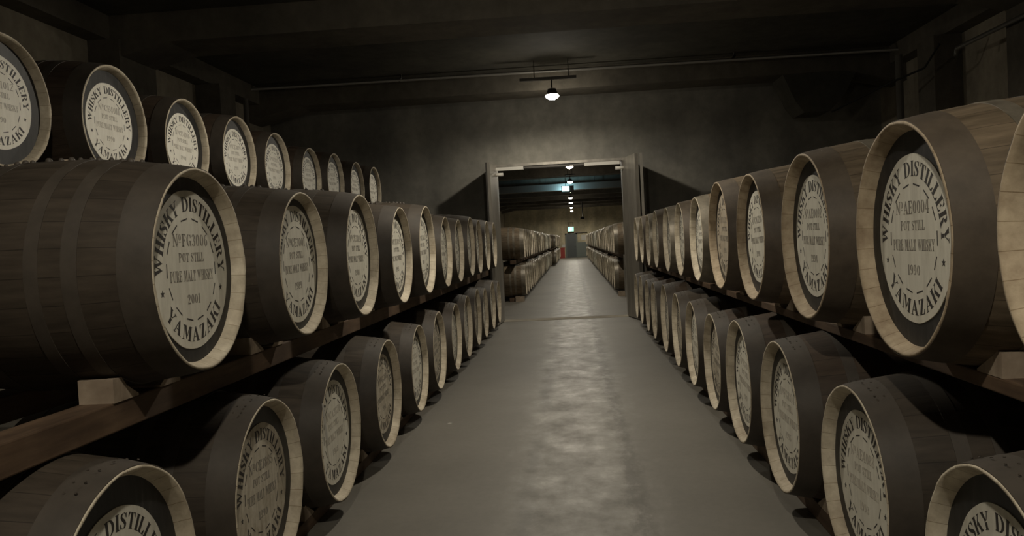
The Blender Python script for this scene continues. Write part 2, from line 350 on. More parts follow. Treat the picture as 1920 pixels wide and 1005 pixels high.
def arc_top(polys, t, r0, h, a0, a1):
    tot = width(t); a = a0; k = (a1-a0)/tot
    for c in t:
        gw, ps = GL[c]; am = radians(a+gw*k/2); sx = abs(radians(k))*(r0+h*.5)
        for q in ps:
            pp = []
            for px, py in q:
                u = (px-gw/2)*sx; v_ = r0+py*h
                pp.append((v_*cos(am)+u*sin(am), v_*sin(am)-u*cos(am)))
            polys.append(pp)
        a += (gw+SPC)*k
def arc_bot(polys, t, r1, h, a0, a1):
    tot = width(t); a = a0; k = (a1-a0)/tot
    for c in t:
        gw, ps = GL[c]; am = radians(a+gw*k/2); sx = abs(radians(k))*(r1-h*.5)
        for q in ps:
            pp = []
            for px, py in q:
                u = (px-gw/2)*sx; v_ = r1-py*h
                pp.append((v_*cos(am)-u*sin(am), v_*sin(am)+u*cos(am)))
            polys.append(pp)
        a += (gw+SPC)*k
def text_mesh(name, polys, R, m_):
    """polys in units of the disc radius; local x = 0 plane, text right = +Y, up = +Z, thin raised paint"""
    g = G()
    for q in polys:
        ar = sum(q[i][0]*q[(i+1) % len(q)][1]-q[(i+1) % len(q)][0]*q[i][1] for i in range(len(q)))
        if ar < 0: q = q[::-1]
        g.prism([(y*R, z*R) for y, z in q], 'x', -.0002, .0006)
    return g.mesh(name, [m_])
def ring_polys():
    p = []
    arc_top(p, 'WHISKY DISTILLERY', .735, .18, 184, -4)
    arc_bot(p, 'YAMAZAKI', .905, .18, 216, 324)
    for a in (199, 341):
        cx, cy = .815*cos(radians(a)), .815*sin(radians(a)); pts = []
        for i in range(10):
            r = .048 if i % 2 == 0 else .02; t = radians(90+36*i); pts.append((cx+r*cos(t), cy+r*sin(t)))
        p.append(pts)
    for i in range(14):
        a = 90+360/14*(i+.5)
        a0, a1 = radians(a-7.5), radians(a+7.5)
        p.append([(.635*cos(a0), .635*sin(a0)), (.635*cos(a1), .635*sin(a1)), (.652*cos(a1), .652*sin(a1)), (.652*cos(a0), .652*sin(a0))])
    return p
def centre_polys(code, year):
    p = []
    line(p, 'N', .37, .15, .12) if False else None
    t = 'No'+code
    line(p, t, .37, .155, .92)
    line(p, 'POT STILL', .155, .115, .66)
    line(p, 'PURE MALT WHISKY', -.075, .135, 1.14)
    line(p, year, -.37, .12, .34)
    return p
LR = .31   # label disc radius used for the shared lettering
RING = text_mesh('ring_lettering', ring_polys(), LR, 'ink')

# ------------------------------------------------------------------ the cask (head plane at x = 0, facing +X, origin below it on the ground)
L, RH, RB_ = 1.08, .40, .46
ZC = RB_
def rad(x):
    t = (x+L/2)/(L/2); return RH+(RB_-RH)*(1-t*t)
def body_mesh(m_, simple=False, seg=72):
    g = G(); n = 10 if simple else 18
    prof = [(-L*i/n if i else -.004, rad(-L*i/n)) for i in range(n+1)]
    prof[-1] = (-L+.004, RH)
    prof += [(-L, RH-.004), (-L, RH-.016), (-L+.035, RH-.045)]
    g.lathe(prof, c=(0, 0, ZC), seg=seg)
    g.disc(-L+.035, RH-.044, (0, 0, ZC), seg)
    return g.mesh('body', [m_])
def chime_mesh(m_, seg=120):
    g = G(); rnd = random.Random(3)
    jit = [rnd.uniform(-.0022, .0022) for _ in range(31)]
    def wob(i, t): return (jit[int(t/(2*pi)*30) % 30] if i in (1, 2) else 0)+.0008*sin(9*t+i)
    prof = [(-.006, RH), (-.001, RH-.001), (.0, RH-.010), (-.016, RH-.017), (-.050, RH-.031), (-.062, RH-.033)]
    g.lathe(prof[::1], c=(0, 0, ZC), seg=seg, wob=wob)
    return g.mesh('chime_rim', [m_])
def head_mesh():
    g = G(); g.disc(0, RH-.031, (-.055, 0, ZC), 72); 
    g.v = [(x, y, z) for x, y, z in g.v]; return g.mesh('head', ['head'])
def hoop_mesh(x0, x1, m_, rivets=False, seg=72):
    g = G(); e = .0022
    xs = [x0, x0, (x0+x1)/2, x1, x1]
    prof = [(x0, rad(x0)-.001), (x0, rad(x0)+e), ((x0+x1)/2, rad((x0+x1)/2)+e), (x1, rad(x1)+e), (x1, rad(x1)-.001)]
    for a, b_ in ((0, 2), (1, 4), (3, 5)): g.lathe(prof[a:b_], c=(0, 0, ZC), seg=seg)
    if rivets:
        for a in (-.42, -.30, -.13, .05, .22, .38):
            xx = x0+(x1-x0)*.4; r = rad(xx)+e
            for k in (-.018, .018):
                n = len(g.v); cx, cy, cz = xx+k, (r+.001)*sin(a), ZC+(r+.001)*cos(a)
                g.tube([(cx, cy, cz), (cx, cy*1.012, ZC+(cz-ZC)*1.008)], .0045, 6)
    return g.mesh('hoop', [m_])
def label_mesh(R, m_, nm='label'):
    g = G(); rnd = random.Random(int(R*1000)); ph = rnd.uniform(0, 6)
    prof = [(-.001, R), (.0015, R-.0005)]
    g.lathe(prof, seg=72, wob=lambda i, t: .0012*sin(5*t+ph)+.0008*sin(13*t))
    n = len(g.v)-72; g.f.append([n+j for j in range(72)][::-1]); g.m.append(0); g.s.append(False)
    return g.mesh(nm, [m_])
def bung_mesh():
    g = G(); g.lathe([(-.01, .03), (.004, .028)], axis='z', seg=16); g.disc(.004, .028, seg=16, axis='z'); return g.mesh('bung', ['chock'])
BODY = {k: body_mesh(k) for k in ('wood', 'wood_red', 'wood_light')}
CHIME = {k: chime_mesh(k) for k in ('chime', 'chime_tan')}
HEAD = head_mesh(); BUNG = bung_mesh()
HPOS = [(-.003, -.118), (-.25, -.305), (-.385, -.435)]
HPOS = HPOS+[(-L-b_, -L-a) for a, b_ in HPOS]
HOOPS = {k: [hoop_mesh(min(a, b_), max(a, b_), k.replace('_riveted', ''), k == 'hoop_riveted' and i == 0) for i, (a, b_) in enumerate(HPOS)] for k in ('hoop', 'hoop_pale', 'hoop_brown', 'hoop_riveted')}
LABEL = {k: label_mesh(LR, k) for k in ('label', 'label_worn', 'label_tan', 'label_bright')}

def cask(x, y, zc, R, face, body, chime, hoops, lab, ratio, code, year, ink, turn, label, group):
    """face = 0 looks towards +X, pi towards -X.  hoops: list of six material names"""
    s = R/RH
    t = link('whisky_cask', None, None, (x, y, zc-ZC*s), (0, 0, face), label=label, category='barrel', group=group)
    t.scale = (s, s, s); t.empty_display_size = .2
    link('body', BODY[body], t)
    link('chime_rim', CHIME[chime], t)
    link('head', HEAD, t)
    for i, h in enumerate(hoops): link('hoop', HOOPS[h][i], t)
    link('bung', BUNG, t, (-L/2, 0, 2*ZC))
    k = ratio*RH/LR
    lb = link('label', LABEL[lab], t, (-.0535, 0, ZC), (turn, 0, 0)); lb.scale = (1, k, k)
    lb['label'] = 'white painted disc with stencilled lettering'
    r_ = link('ring_lettering', RING, lb, (.0016, 0, 0))
    c_ = link('centre_lettering', text_mesh('centre_lettering', centre_polys(code, year), LR, ink), lb, (.0016, 0, 0))
    return t

def crust_mesh(y0, s):
    g = G(); rn = random.Random(int(y0*10)); base = -math.asin(min(.45/y0, .3)); x = -.16
    while x > -1.0:
        x -= rn.uniform(.028, .05)
        if rn.random() < .25: continue
        a = base+rn.uniform(-.03, .03); rr = rad(x)+.0015; h = rn.uniform(.007, .013)
        c = Vector((x, rr*sin(a), ZC+rr*cos(a))); n = Vector((0, sin(a), cos(a))); t = Vector((1, 0, 0)); b_ = n.cross(t); k = len(g.v)
        for ring, (q, hh) in enumerate(((1.0, -.3), (.8, .45), (.35, .95))):
            for j in range(8):
                u = 2*pi*j/8; p = c+t*(cos(u)*h*1.3*q)+b_*(sin(u)*h*q)+n*(hh*h); g.v.append(tuple(p))
        for ring in range(2):
            for j in range(8): g.f.append([k+ring*8+j, k+ring*8+(j+1) % 8, k+ring*8+8+(j+1) % 8, k+ring*8+8+j]); g.m.append(0); g.s.append(True)
        g.f.append([k+16+j for j in range(8)]); g.m.append(0); g.s.append(True)
    return g.mesh('crusted_lumps', ['hoop'])
ORD = 'first second third fourth fifth sixth seventh eighth ninth tenth eleventh twelfth thirteenth fourteenth fifteenth sixteenth seventeenth eighteenth nineteenth twentieth'.split()
def ordinal(n):
    if n <= 20: return ORD[n-1]
    d, u = divmod(n, 10); tens = {2: 'twent', 3: 'thirt', 4: 'fort', 5: 'fift'}[d]
    return tens+'ieth' if u == 0 else tens+'y-'+ORD[u-1]

ROWS = {
 'LM': (-1.403, [(2.956, 0.382, 1.56), (4.118, 0.374, 1.546), (5.297, 0.405, 1.568), (6.529, 0.394, 1.544), (7.707, 0.422, 1.574), (8.861, 0.39, 1.537), (9.884, 0.388, 1.536), (11.05, 0.408, 1.578), (12.018, 0.402, 1.567), (13.177, 0.406, 1.576), (14.352, 0.404, 1.579)]),
 'LB': (-1.421, [(2.382, 0.411, 0.542), (3.541, 0.406, 0.532), (4.654, 0.404, 0.528), (5.893, 0.399, 0.52), (7.115, 0.385, 0.515), (8.192, 0.4, 0.526), (9.41, 0.393, 0.52), (10.466, 0.403, 0.529), (11.563, 0.409, 0.547), (12.569, 0.389, 0.516), (13.758, 0.412, 0.539), (14.85, 0.387, 0.512)]),
 'LT': (-3.28, [(4.514, 0.4, 2.584), (5.657, 0.418, 2.616), (6.75, 0.399, 2.583), (7.847, 0.406, 2.593), (8.882, 0.396, 2.575), (10.058, 0.381, 2.555), (11.112, 0.399, 2.581), (12.252, 0.394, 2.574), (13.373, 0.405, 2.59)]),
 'RM': (1.145, [(1.867, 0.4, 1.55), (2.935, 0.414, 1.544), (4.103, 0.411, 1.559), (5.315, 0.408, 1.56), (6.458, 0.421, 1.576), (7.602, 0.39, 1.548), (8.776, 0.393, 1.547), (9.946, 0.391, 1.545), (11.263, 0.394, 1.551), (12.389, 0.391, 1.537), (13.556, 0.387, 1.535), (14.736, 0.395, 1.547)]),
 'RB': (1.084, [(2.259, 0.386, 0.532), (3.336, 0.391, 0.555), (4.499, 0.413, 0.57), (5.593, 0.418, 0.571), (6.634, 0.39, 0.548), (7.744, 0.4, 0.553), (8.855, 0.4, 0.559), (10.011, 0.417, 0.572), (11.314, 0.396, 0.551), (12.299, 0.39, 0.54), (13.398, 0.4, 0.55), (14.441, 0.396, 0.539)]),
}
WHERE = {'LM': 'left middle tier', 'LB': 'left floor tier', 'LT': 'set-back top tier on the left', 'RM': 'right upper tier', 'RB': 'right floor tier'}
CODES = {('LM', 0): ('FG3006', '2001'), ('LM', 1): ('CE3001', '1989'), ('LM', 2): ('CE3024', '1988'), ('RM', 1): ('AE0004', '1990'), ('RM', 2): ('AE0092', '1994'), ('LT', 1): ('CE4011', '1990'), ('LT', 2): ('CE4016', '1990'), ('LT', 0): ('CE1012', '1990')}
RATIO = {('LM', 0): .79, ('LM', 1): .82, ('LM', 2): .76, ('RM', 1): .725, ('RM', 2): .74, ('LB', 0): .70, ('LB', 1): .74, ('LB', 2): .76, ('RB', 0): .72, ('RB', 1): .74, ('RB', 2): .76}
LOOK = {
 ('LM', 0): 'large dark cask lettered FG3006 and 2001, first cask of the left middle tier',
 ('LM', 1): 'dark cask lettered CE3001 and 1989, second in the left middle tier',
 ('RM', 1): 'brown cask lettered AE0004 with a wide tan rim, second in right upper tier',
 ('RM', 0): 'tan-rimmed cask cut off by the right edge, first in the right upper tier',
 ('LB', 0): 'dark cask cut off at the bottom, first cask of the left floor tier',
 ('RB', 0): 'riveted-hoop cask cut off at the bottom, first in the right floor tier',
 ('LT', 0): 'cask cut off by the left edge, first in the set-back top left tier',
}
rnd = random.Random(11)
for key, (X, lst) in ROWS.items():
    n = len(lst)
    for i, (y, R, zc) in enumerate(lst):
        left = key[0] == 'L'
        code, year = CODES.get((key, i), (rnd.choice(['CE', 'AE', 'FG', 'CA', 'GE'])+'%04d' % rnd.randint(1001, 4998), str(rnd.choice([1986, 1988, 1989, 1990, 1991, 1993, 1995, 1996]))))
        code = code.replace('7', '8')
        body = 'wood' if left else rnd.choice(['wood_red', 'wood'])
        hoops = ['hoop']*6
        chime = 'chime'; lab = 'label'; ink = 'ink_faded'
        ratio = RATIO.get((key, i), rnd.uniform(.72, .78)); turn = rnd.uniform(-.05, .05)
        if key == 'LT': body = 'wood_red'; ratio = .705; lab = 'label_bright'; ink = 'ink_pale'
        if key == 'RM':
            body = 'wood_light'; hoops = ['hoop_brown', 'hoop_pale', 'hoop_brown']*2; chime = 'chime_tan'
            if i >= 5: body = 'wood_light'; hoops = ['hoop_pale' if i % 2 else 'hoop_brown', 'hoop_pale', 'hoop_pale']*2; chime = 'chime'
            lab = 'label_tan' if i == 4 else 'label'
        if key in ('LB', 'RB'):
            hoops = ['hoop_riveted']*6
            lab = 'label_worn' if i in ((1, 3, 5, 8) if left else (4, 6, 9)) else 'label'
            turn = rnd.uniform(-.14, .14)
            if i in (0,): lab = 'label'; turn = .05
            ink = 'ink_pale' if lab == 'label' and i else 'ink_faded'
        if left and i == 0: turn = 0
        if (key, i) in LOOK: lbl = LOOK[(key, i)]
        else:
            desc = {'LM': 'dark oak cask with cream rim', 'LB': 'dark oak cask with '+('worn' if lab == 'label_worn' else 'pale')+' disc', 'LT': 'reddish brown cask with bright white disc', 'RM': 'weathered oak cask with '+('tan' if chime == 'chime_tan' else 'cream')+' rim', 'RB': 'brown oak cask with '+('worn' if lab == 'label_worn' else 'pale')+' disc'}[key]
            if i < (n+1)//2 or key == 'LT': w_ = ordinal(i+1)+' from the near end'
            else: w_ = ordinal(n-i)+' from the doorway wall' if n-i > 1 else 'closest to the doorway wall'
            lbl = '%s, %s, %s' % (desc, {'LM': 'left middle tier', 'LB': 'left floor tier', 'LT': 'top left tier', 'RM': 'right upper tier', 'RB': 'right floor tier'}[key], w_)
        ck = cask(X, y, zc, R, 0 if left else pi, body, chime, hoops, lab, ratio, code, year, ink, turn if left else -turn, lbl, 'casks on the '+WHERE[key])
        if key == 'LM' and i < 6: link('crusted_lumps', crust_mesh(y, 1), ck, kind='stuff')

# ---- far room casks: one mesh each, with hoops, pale rim and head in it
def far_mesh(wd, hp):
    g = G(); seg = 40
    bands = [(-.0, -.055, 1), (-.055, -.12, 0), (-.12, -.165, 1), (-.165, -.27, 0), (-.27, -.315, 1), (-.315, -.39, 0), (-.39, -.43, 1), (-.43, -L+.43, 0), (-L+.43, -L+.39, 1), (-L+.39, -L+.315, 0), (-L+.315, -L+.27, 1), (-L+.27, -L+.165, 0), (-L+.165, -L+.12, 1), (-L+.12, -L+.055, 0), (-L+.055, -L, 1)]
    for a, b_, k in bands:
        m2 = (a+b_)/2; e = .004 if k else 0
        g.lathe([(a, rad(a)-.002), (a, rad(a)+e), (m2, rad(m2)+e), (b_, rad(b_)+e), (b_, rad(b_)-.002)], c=(0, 0, ZC), seg=seg, mi=[k]*4)
    g.lathe([(-.001, RH), (0, RH-.012), (-.04, RH-.045)], c=(0, 0, ZC), seg=seg, mi=[2]*2)
    g.disc(-.04, RH-.045, (0, 0, ZC), seg, 3); g.disc(-.037, .29, (0, 0, ZC), seg, 4)
    g.lathe([(-L+.04, RH-.045), (-L, RH-.012), (-L+.001, RH)], c=(0, 0, ZC), seg=seg, mi=[2]*2)
    n = len(g.v)
    g.disc(-L+.04, RH-.045, (0, 0, ZC), seg, 3); g.f[-1] = g.f[-1][::-1]
    return g.mesh('oak_cask', [wd, hp, 'chime', 'head', 'label'])
FAR = [far_mesh('wood_light', 'hoop_pale'), far_mesh('wood_red', 'hoop_pale')]
def far_row(X, y0, n, zc, face, where, group, pitch=1.12, kinds=None):
    for i in range(n):
        s = 1+rnd.uniform(-.025, .025)
        if i < 3: d = ordinal(i+1)+' from its near end'
        elif i == n-1: d = 'its farthest cask'
        else: d = ordinal(i+1)+' from its near end'
        me = FAR[0] if rnd.random() < .75 else FAR[1]
        if i < 4:
            o = link('oak_cask', None, None, (X, y0+i*pitch, zc-ZC), (0, 0, face), label='hooped oak cask, %s, %s' % (where, d), category='barrel', group=group)
            link('body', BODY['wood_light'], o); link('chime_rim', CHIME['chime'], o); link('head', HEAD, o)
            for h in range(6): link('hoop', HOOPS['hoop_pale'][h], o)
            lb = link('label', LABEL['label'], o, (-.0535, 0, ZC)); lb.scale = (1, .95, .95)
            continue
        o = link('oak_cask', me, None, (X+rnd.uniform(-.015, .015), y0+i*pitch, zc-ZC), (0, 0, face), label='hooped oak cask, %s, %s' % (where, d), category='barrel', group=group)
        o.scale = (1, s, 1)
far_row(-1.33, 22.1, 24, .555, 0, 'far room left row on the floor', 'far room left floor row')
far_row(-1.33, 22.1, 24, 1.575, 0, 'far room left row on top', 'far room left top row')
far_row(-1.10, 51.5, 17, .555, 0, 'deepest left row on the floor', 'deepest left floor row')
far_row(-1.10, 51.5, 17, 1.575, 0, 'deepest left row on top', 'deepest left top row')
far_row(1.12, 22.9, 42, .555, pi, 'far room right row on the floor', 'far room right floor row')
far_row(1.12, 22.4, 42, 1.575, pi, 'far room right row on top', 'far room right top row')

# ------------------------------------------------------------------ timber rails, chocks, posts
def rail(x0, x1, y0, y1, z0, z1, label, group, name='timber_rail'):
    g = G().box(x0, x1, y0, y1, z0, z1); o = part(name, g, ['rail'], None, label=label, category='rail', group=group); bevel(o, .006); return o
rail(-1.77, -1.64, 1.2, 15.3, 1.0, 1.105, 'long reddish brown timber rail under the left middle casks, aisle side', 'left middle rails')
rail(-2.35, -2.22, 1.2, 15.3, 1.0, 1.105, 'timber rail under the left middle casks, wall side behind the front rail', 'left middle rails')
rail(-1.72, -1.59, 1.2, 15.3, 0, .078, 'low floor timber under the left floor casks, aisle side', 'left floor rails')
rail(-2.35, -2.22, 1.2, 15.3, 0, .078, 'low floor timber under the left floor casks, wall side', 'left floor rails')
rail(1.345, 1.475, .3, 15.2, 1.035, 1.088, 'long dark timber rail under the right upper casks, aisle side', 'right upper rails')
rail(1.92, 2.05, .3, 15.2, 1.035, 1.088, 'timber rail under the right upper casks, wall side behind the front rail', 'right upper rails')
rail(1.26, 1.39, .3, 14.9, 0, .10, 'low floor timber under the right floor casks, aisle side', 'right floor rails')
rail(1.86, 1.99, .3, 14.9, 0, .10, 'low floor timber under the right floor casks, wall side', 'right floor rails')
rail(-3.62, -3.49, 3.6, 14.2, 2.03, 2.134, 'high timber rail under the set-back top left casks, aisle side', 'top left rails')
rail(-4.25, -4.12, 3.6, 14.2, 2.03, 2.134, 'high timber rail under the set-back top left casks, wall side', 'top left rails')
for xx, nm in ((-3.555, 'aisle'), (-4.185, 'wall')):
    for k, yy in enumerate((3.9, 7.3, 10.6, 13.9)):
        g = G().box(-.06, .06, -.06, .06, 0, 2.03)
        part('rack_post', g, ['post'], None, loc=(xx, yy, 0), label='timber rack post under the %s-side top left rail, %s from the near end' % (nm, ordinal(k+1)), category='post', group='rack posts')
rail(-1.78, -1.66, 21.6, 49.2, 0, .098, 'low timber under the far left floor casks', 'far rails'); rail(-1.72, -1.58, 21.6, 49.2, 1.015, 1.118, 'timber between the two far left cask rows', 'far rails')
rail(-1.55, -1.42, 51, 70.2, 0, .098, 'low timber under the deepest left floor casks', 'far rails'); rail(-1.5, -1.37, 51, 70.2, 1.015, 1.118, 'timber between the two deepest left cask rows', 'far rails')
rail(1.45, 1.58, 22.3, 69.6, 0, .098, 'low timber under the far right floor casks', 'far rails'); rail(1.38, 1.5, 21.9, 69.6, 1.015, 1.118, 'timber between the two far right cask rows', 'far rails')

def wedge_mesh():
    # thin end towards +Y, thick end at y = 0, sits on z = 0, length .17, depth (x) .13
    g = G(); g.prism([(0, 0), (.16, 0), (.16, .008), (.085, .05), (.055, .085), (0, .085)], 'x', -.065, .065)
    return g.mesh('wedge_chock', ['chock'])
WEDGE = wedge_mesh()
def chocks(key, xr, zr, ref):
    X, lst = ROWS[key]
    for i, (y, R, zc) in enumerate(lst):
        s = R/RH; rr = (RH+(RB_-RH)*(1-((abs(xr-X)/s-L/2)/(L/2))**2))*s
        for sd, nm in ((-1, 'near'), (1, 'far')):
            # thick face where the cask surface is .07 above the rail
            hgt = zc-zr-.050; dy = sqrt(max(rr*rr-hgt*hgt, .001))+.055
            if key == 'LM' and i == 0 and sd < 0: dy += .06
            o = link('wedge_chock', WEDGE, None, (xr, y+sd*(dy+.012), zr), (0, 0, 0 if sd < 0 else pi),
                     label='small pale wooden wedge on %s, %s side of cask %s' % (ref, nm, ordinal(i+1)), category='wedge', group='wedges on '+ref)
chocks('LM', -1.70, 1.105, 'the left middle rail'); chocks('RM', 1.41, 1.088, 'the right upper rail')
chocks('LB', -1.655, .078, 'the left floor timber'); chocks('RB', 1.325, .10, 'the right floor timber')
# splinter of pale wood leaning on the third left floor cask
g = G(); g.prism([(-.005, 0), (.005, 0), (.002, .21), (-.002, .21)], 'x', -.004, .004)
part('wood_splinter', g, ['white'], None, loc=(-1.392, 4.262, .575), rot=(radians(11), 0, 0), label='thin pale splinter hanging by the rim of the third left floor cask', category='splinter')

part('paper_scrap', G().prism([(0, 0), (.03, .005), (.035, .02), (.012, .028), (-.005, .015)], 'z', 0, .003), ['white'], None, loc=(-1.2, 7.1, .0), label='tiny white scrap lying on the floor left of the track', category='scrap')
# thin posts at the near end of the far rows
for (x, y, lb) in ((-1.93, 21.5, 'thin grey post at the near end of the far left cask rows'), (1.36, 21.6, 'thin grey post beside the far right rows, nearer the aisle'), (1.52, 21.0, 'thin grey post beside the far right rows, nearer the wall')):
    g = G().box(-.03, .03, -.03, .03, 0, 1.14); g.box(-.05, .05, -.05, .05, 0, .012)
    part('guard_post', g, ['steel'], None, loc=(x, y, 0), label=lb, category='post', group='thin posts in the far room')
for (x0, x1, y0, y1, lb) in ((-1.62, -1.38, 21.62, 21.78, 'pale timber block at the foot of far left row'), (1.18, 1.42, 22.05, 22.2, 'pale timber block at the foot of far right row')):
    part('timber_block', G().box(x0, x1, y0, y1, 0, .13), ['chock'], None, label=lb, category='block', group='timber blocks')

# ------------------------------------------------------------------ setting
K = dict(kind='structure')
XL, XR, ZT, YW = -6.1, 6.1, 4.78, 16.2
part('floor', G().box(XL-.3, XR+.3, -4, 73.3, -.2, 0), ['floor'], None, **K)
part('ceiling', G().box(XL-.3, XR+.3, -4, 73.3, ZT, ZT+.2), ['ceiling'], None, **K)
part('wall_left', G().box(XL-.3, XL, -4, 73.3, 0, ZT), ['wall_side'], None, **K)
part('wall_right', G().box(XR, XR+.3, -4, 73.3, 0, ZT), ['wall_side'], None, **K)
part('wall_back', G().box(XL, XR, 73, 73.3, 0, ZT), ['wall_far'], None, **K)
part('wall_rear', G().box(XL, XR, -4.2, -4, 0, ZT), ['wall_side'], None, **K)
OX0, OX1, OZ = -1.53, 1.10, 3.17
g = G().box(XL, OX0, YW, YW+.4, 0, ZT).box(OX1, XR, YW, YW+.4, 0, ZT).box(OX0, OX1, YW, YW+.4, OZ, ZT)
part('wall_middle', g, ['wall'], None, **K)
# beams across, haunched at both side walls
tn = 1
def beam(y0, y1, zb=4.40, drop=4.16):
    global tn
    g = G(); g.prism([(XL, drop), (XL+1.05, zb), (XR-1.05, zb), (XR, drop), (XR, ZT), (XL, ZT)][::-1], 'y', y0, y1)
    part('trim_%d' % tn, g, ['beam'], None, **K); tn += 1
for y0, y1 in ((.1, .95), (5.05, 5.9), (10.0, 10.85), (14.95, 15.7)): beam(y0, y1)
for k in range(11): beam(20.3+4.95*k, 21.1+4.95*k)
# longitudinal edge beams and wall pilasters
for x0, x1 in ((XL, XL+.28), (XR-.28, XR)):
    part('trim_%d' % tn, G().box(x0, x1, -4, YW, 4.47, ZT), ['beam'], None, **K); tn += 1
for y0, y1 in ((5.0, 5.9), (9.95, 10.85), (12.9, 13.5)):
    for x0, x1 in ((XL, XL+.42), (XR-.42, XR)):
        part('trim_%d' % tn, G().box(x0, x1, y0, y1, 0, 4.47), ['beam'], None, **K); tn += 1
# hanging concrete bracket at the right of the doorway wall
g = G(); g.prism([(3.9, 4.5), (4.15, 3.9), (4.3, 3.70), (4.75, 3.70), (5.0, 3.95), (5.3, 4.5)][::-1], 'y', 14.98, 15.75)
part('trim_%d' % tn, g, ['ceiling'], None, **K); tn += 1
# sill strip across the doorway
part('trim_%d' % tn, G().box(OX0, OX1, YW-.02, YW+.42, 0, .006), ['wall_side'], None, **K); tn += 1

# doorway steel lining: two deep side panels, header channel, track bars and rollers
def slab(name, p0, p1, th, z0, z1, m_, side):
    d = Vector((p1[0]-p0[0], p1[1]-p0[1], 0)).normalized(); n = Vector((d.y, -d.x, 0))*side*th
    pts = [(p0[0], p0[1]), (p1[0], p1[1]), (p1[0]+n.x, p1[1]+n.y), (p0[0]+n.x, p0[1]+n.y)]
    ar = sum(pts[i][0]*pts[(i+1) % 4][1]-pts[(i+1) % 4][0]*pts[i][1] for i in range(4))
    if ar < 0: pts = pts[::-1]
    g = G(); g.prism(pts, 'z', z0, z1); return part(name, g, m_)
dl = slab('door_2', (OX0-.01, YW), (-1.585, 15.33), .07, .02, 3.16, ['steel'], -1); dl['kind'] = 'structure'
dr = slab('door_3', (OX1+.01, YW), (1.30, 15.28), .07, .02, 3.17, ['steel'], 1); dr['kind'] = 'structure'
g = G().box(-1.60, -1.59+.02, 15.33-.045, 15.33-.005, .02, 3.16); o = part('door_edge', g, ['steel_dark'], dl)
g = G().box(1.325, 1.375, 15.28-.04, 15.28-.003, .02, 3.17); o = part('door_edge', g, ['steel'], dr)
part('trim_%d' % tn, G().box(OX0, OX0+.05, YW+.0, YW+.4, 0, OZ), ['steel'], None, **K); tn += 1
part('trim_%d' % tn, G().box(OX1-.05, OX1, YW+.0, YW+.4, 0, OZ), ['steel'], None, **K); tn += 1
hd = link('door_header', None, None, (-.2, YW-.06, 3.08), label='steel header channel with track bars across the top of the doorway', category='door track')
part('channel', G().box(-1.33, 1.30, -.06, .055, .05, .10), ['steel'], hd)
part('track_bar', G().box(-1.28, -.72, -.05, .0, -.02, .045), ['white'], hd)
part('track_bar', G().box(.50, 1.2, -.05, .0, -.02, .045), ['white'], hd)
part('middle_bar', G().box(-.72, .50, -.03, .02, 0.0, .045), ['steel_dark'], hd)
for x in (-1.22, 1.20):
    g = G(); g.lathe([(-.09, .0), (-.09, .035), (.09, .035), (.09, 0)], axis='x', c=(x, -.06, -.10), seg=20); part('roller', g, ['white'], hd)

# pipe below the ceiling, with hangers
pr = link('ceiling_pipe', None, None, (0, 14.6, 4.66), label='long horizontal metal pipe hung below the ceiling before the doorway wall', category='pipe')
part('pipe', G().tube([(-5.9, 0, .035), (5.9, 0, -.02)], .028), ['pipe'], pr)
for x in (-3.0, 3.0):
    part('hanger', G().tube([(x-.03, 0, 0), (x+.02, -.02, .06), (x, 0, .12)], .02, 8), ['steel_dark'], pr)
dp = G().tube([(XL+.5, 13.75, 0), (XL+.5, 13.75, 4.36)], .045); part('down_pipe', dp, ['pipe'], None, label='grey vertical pipe running up the left wall', category='pipe', group='wall pipes')
dp = G().tube([(XR-.55, 13.9, 0), (XR-.55, 13.9, 4.4)], .06); part('down_pipe', dp, ['pipe'], None, label='grey vertical pipe running up the right wall', category='pipe', group='wall pipes')
g = G().tube([(XR-.5, 4.2, 4.02), (XR-.5, 12.0, 4.06), (XR-.5, 12.05, 3.96)], .03); part('side_pipe', g, ['pipe'], None, label='thin metal pipe running along the upper right wall', category='pipe')
g = G().tube([(4.6, 14.4, 3.60), (5.1, 13.2, 3.82), (5.4, 12.6, 3.92), (5.5, 12.3, 4.2)], .016); part('sagging_cable', g, ['black'], None, label='black cable slanting up toward the upper right wall', category='cable')

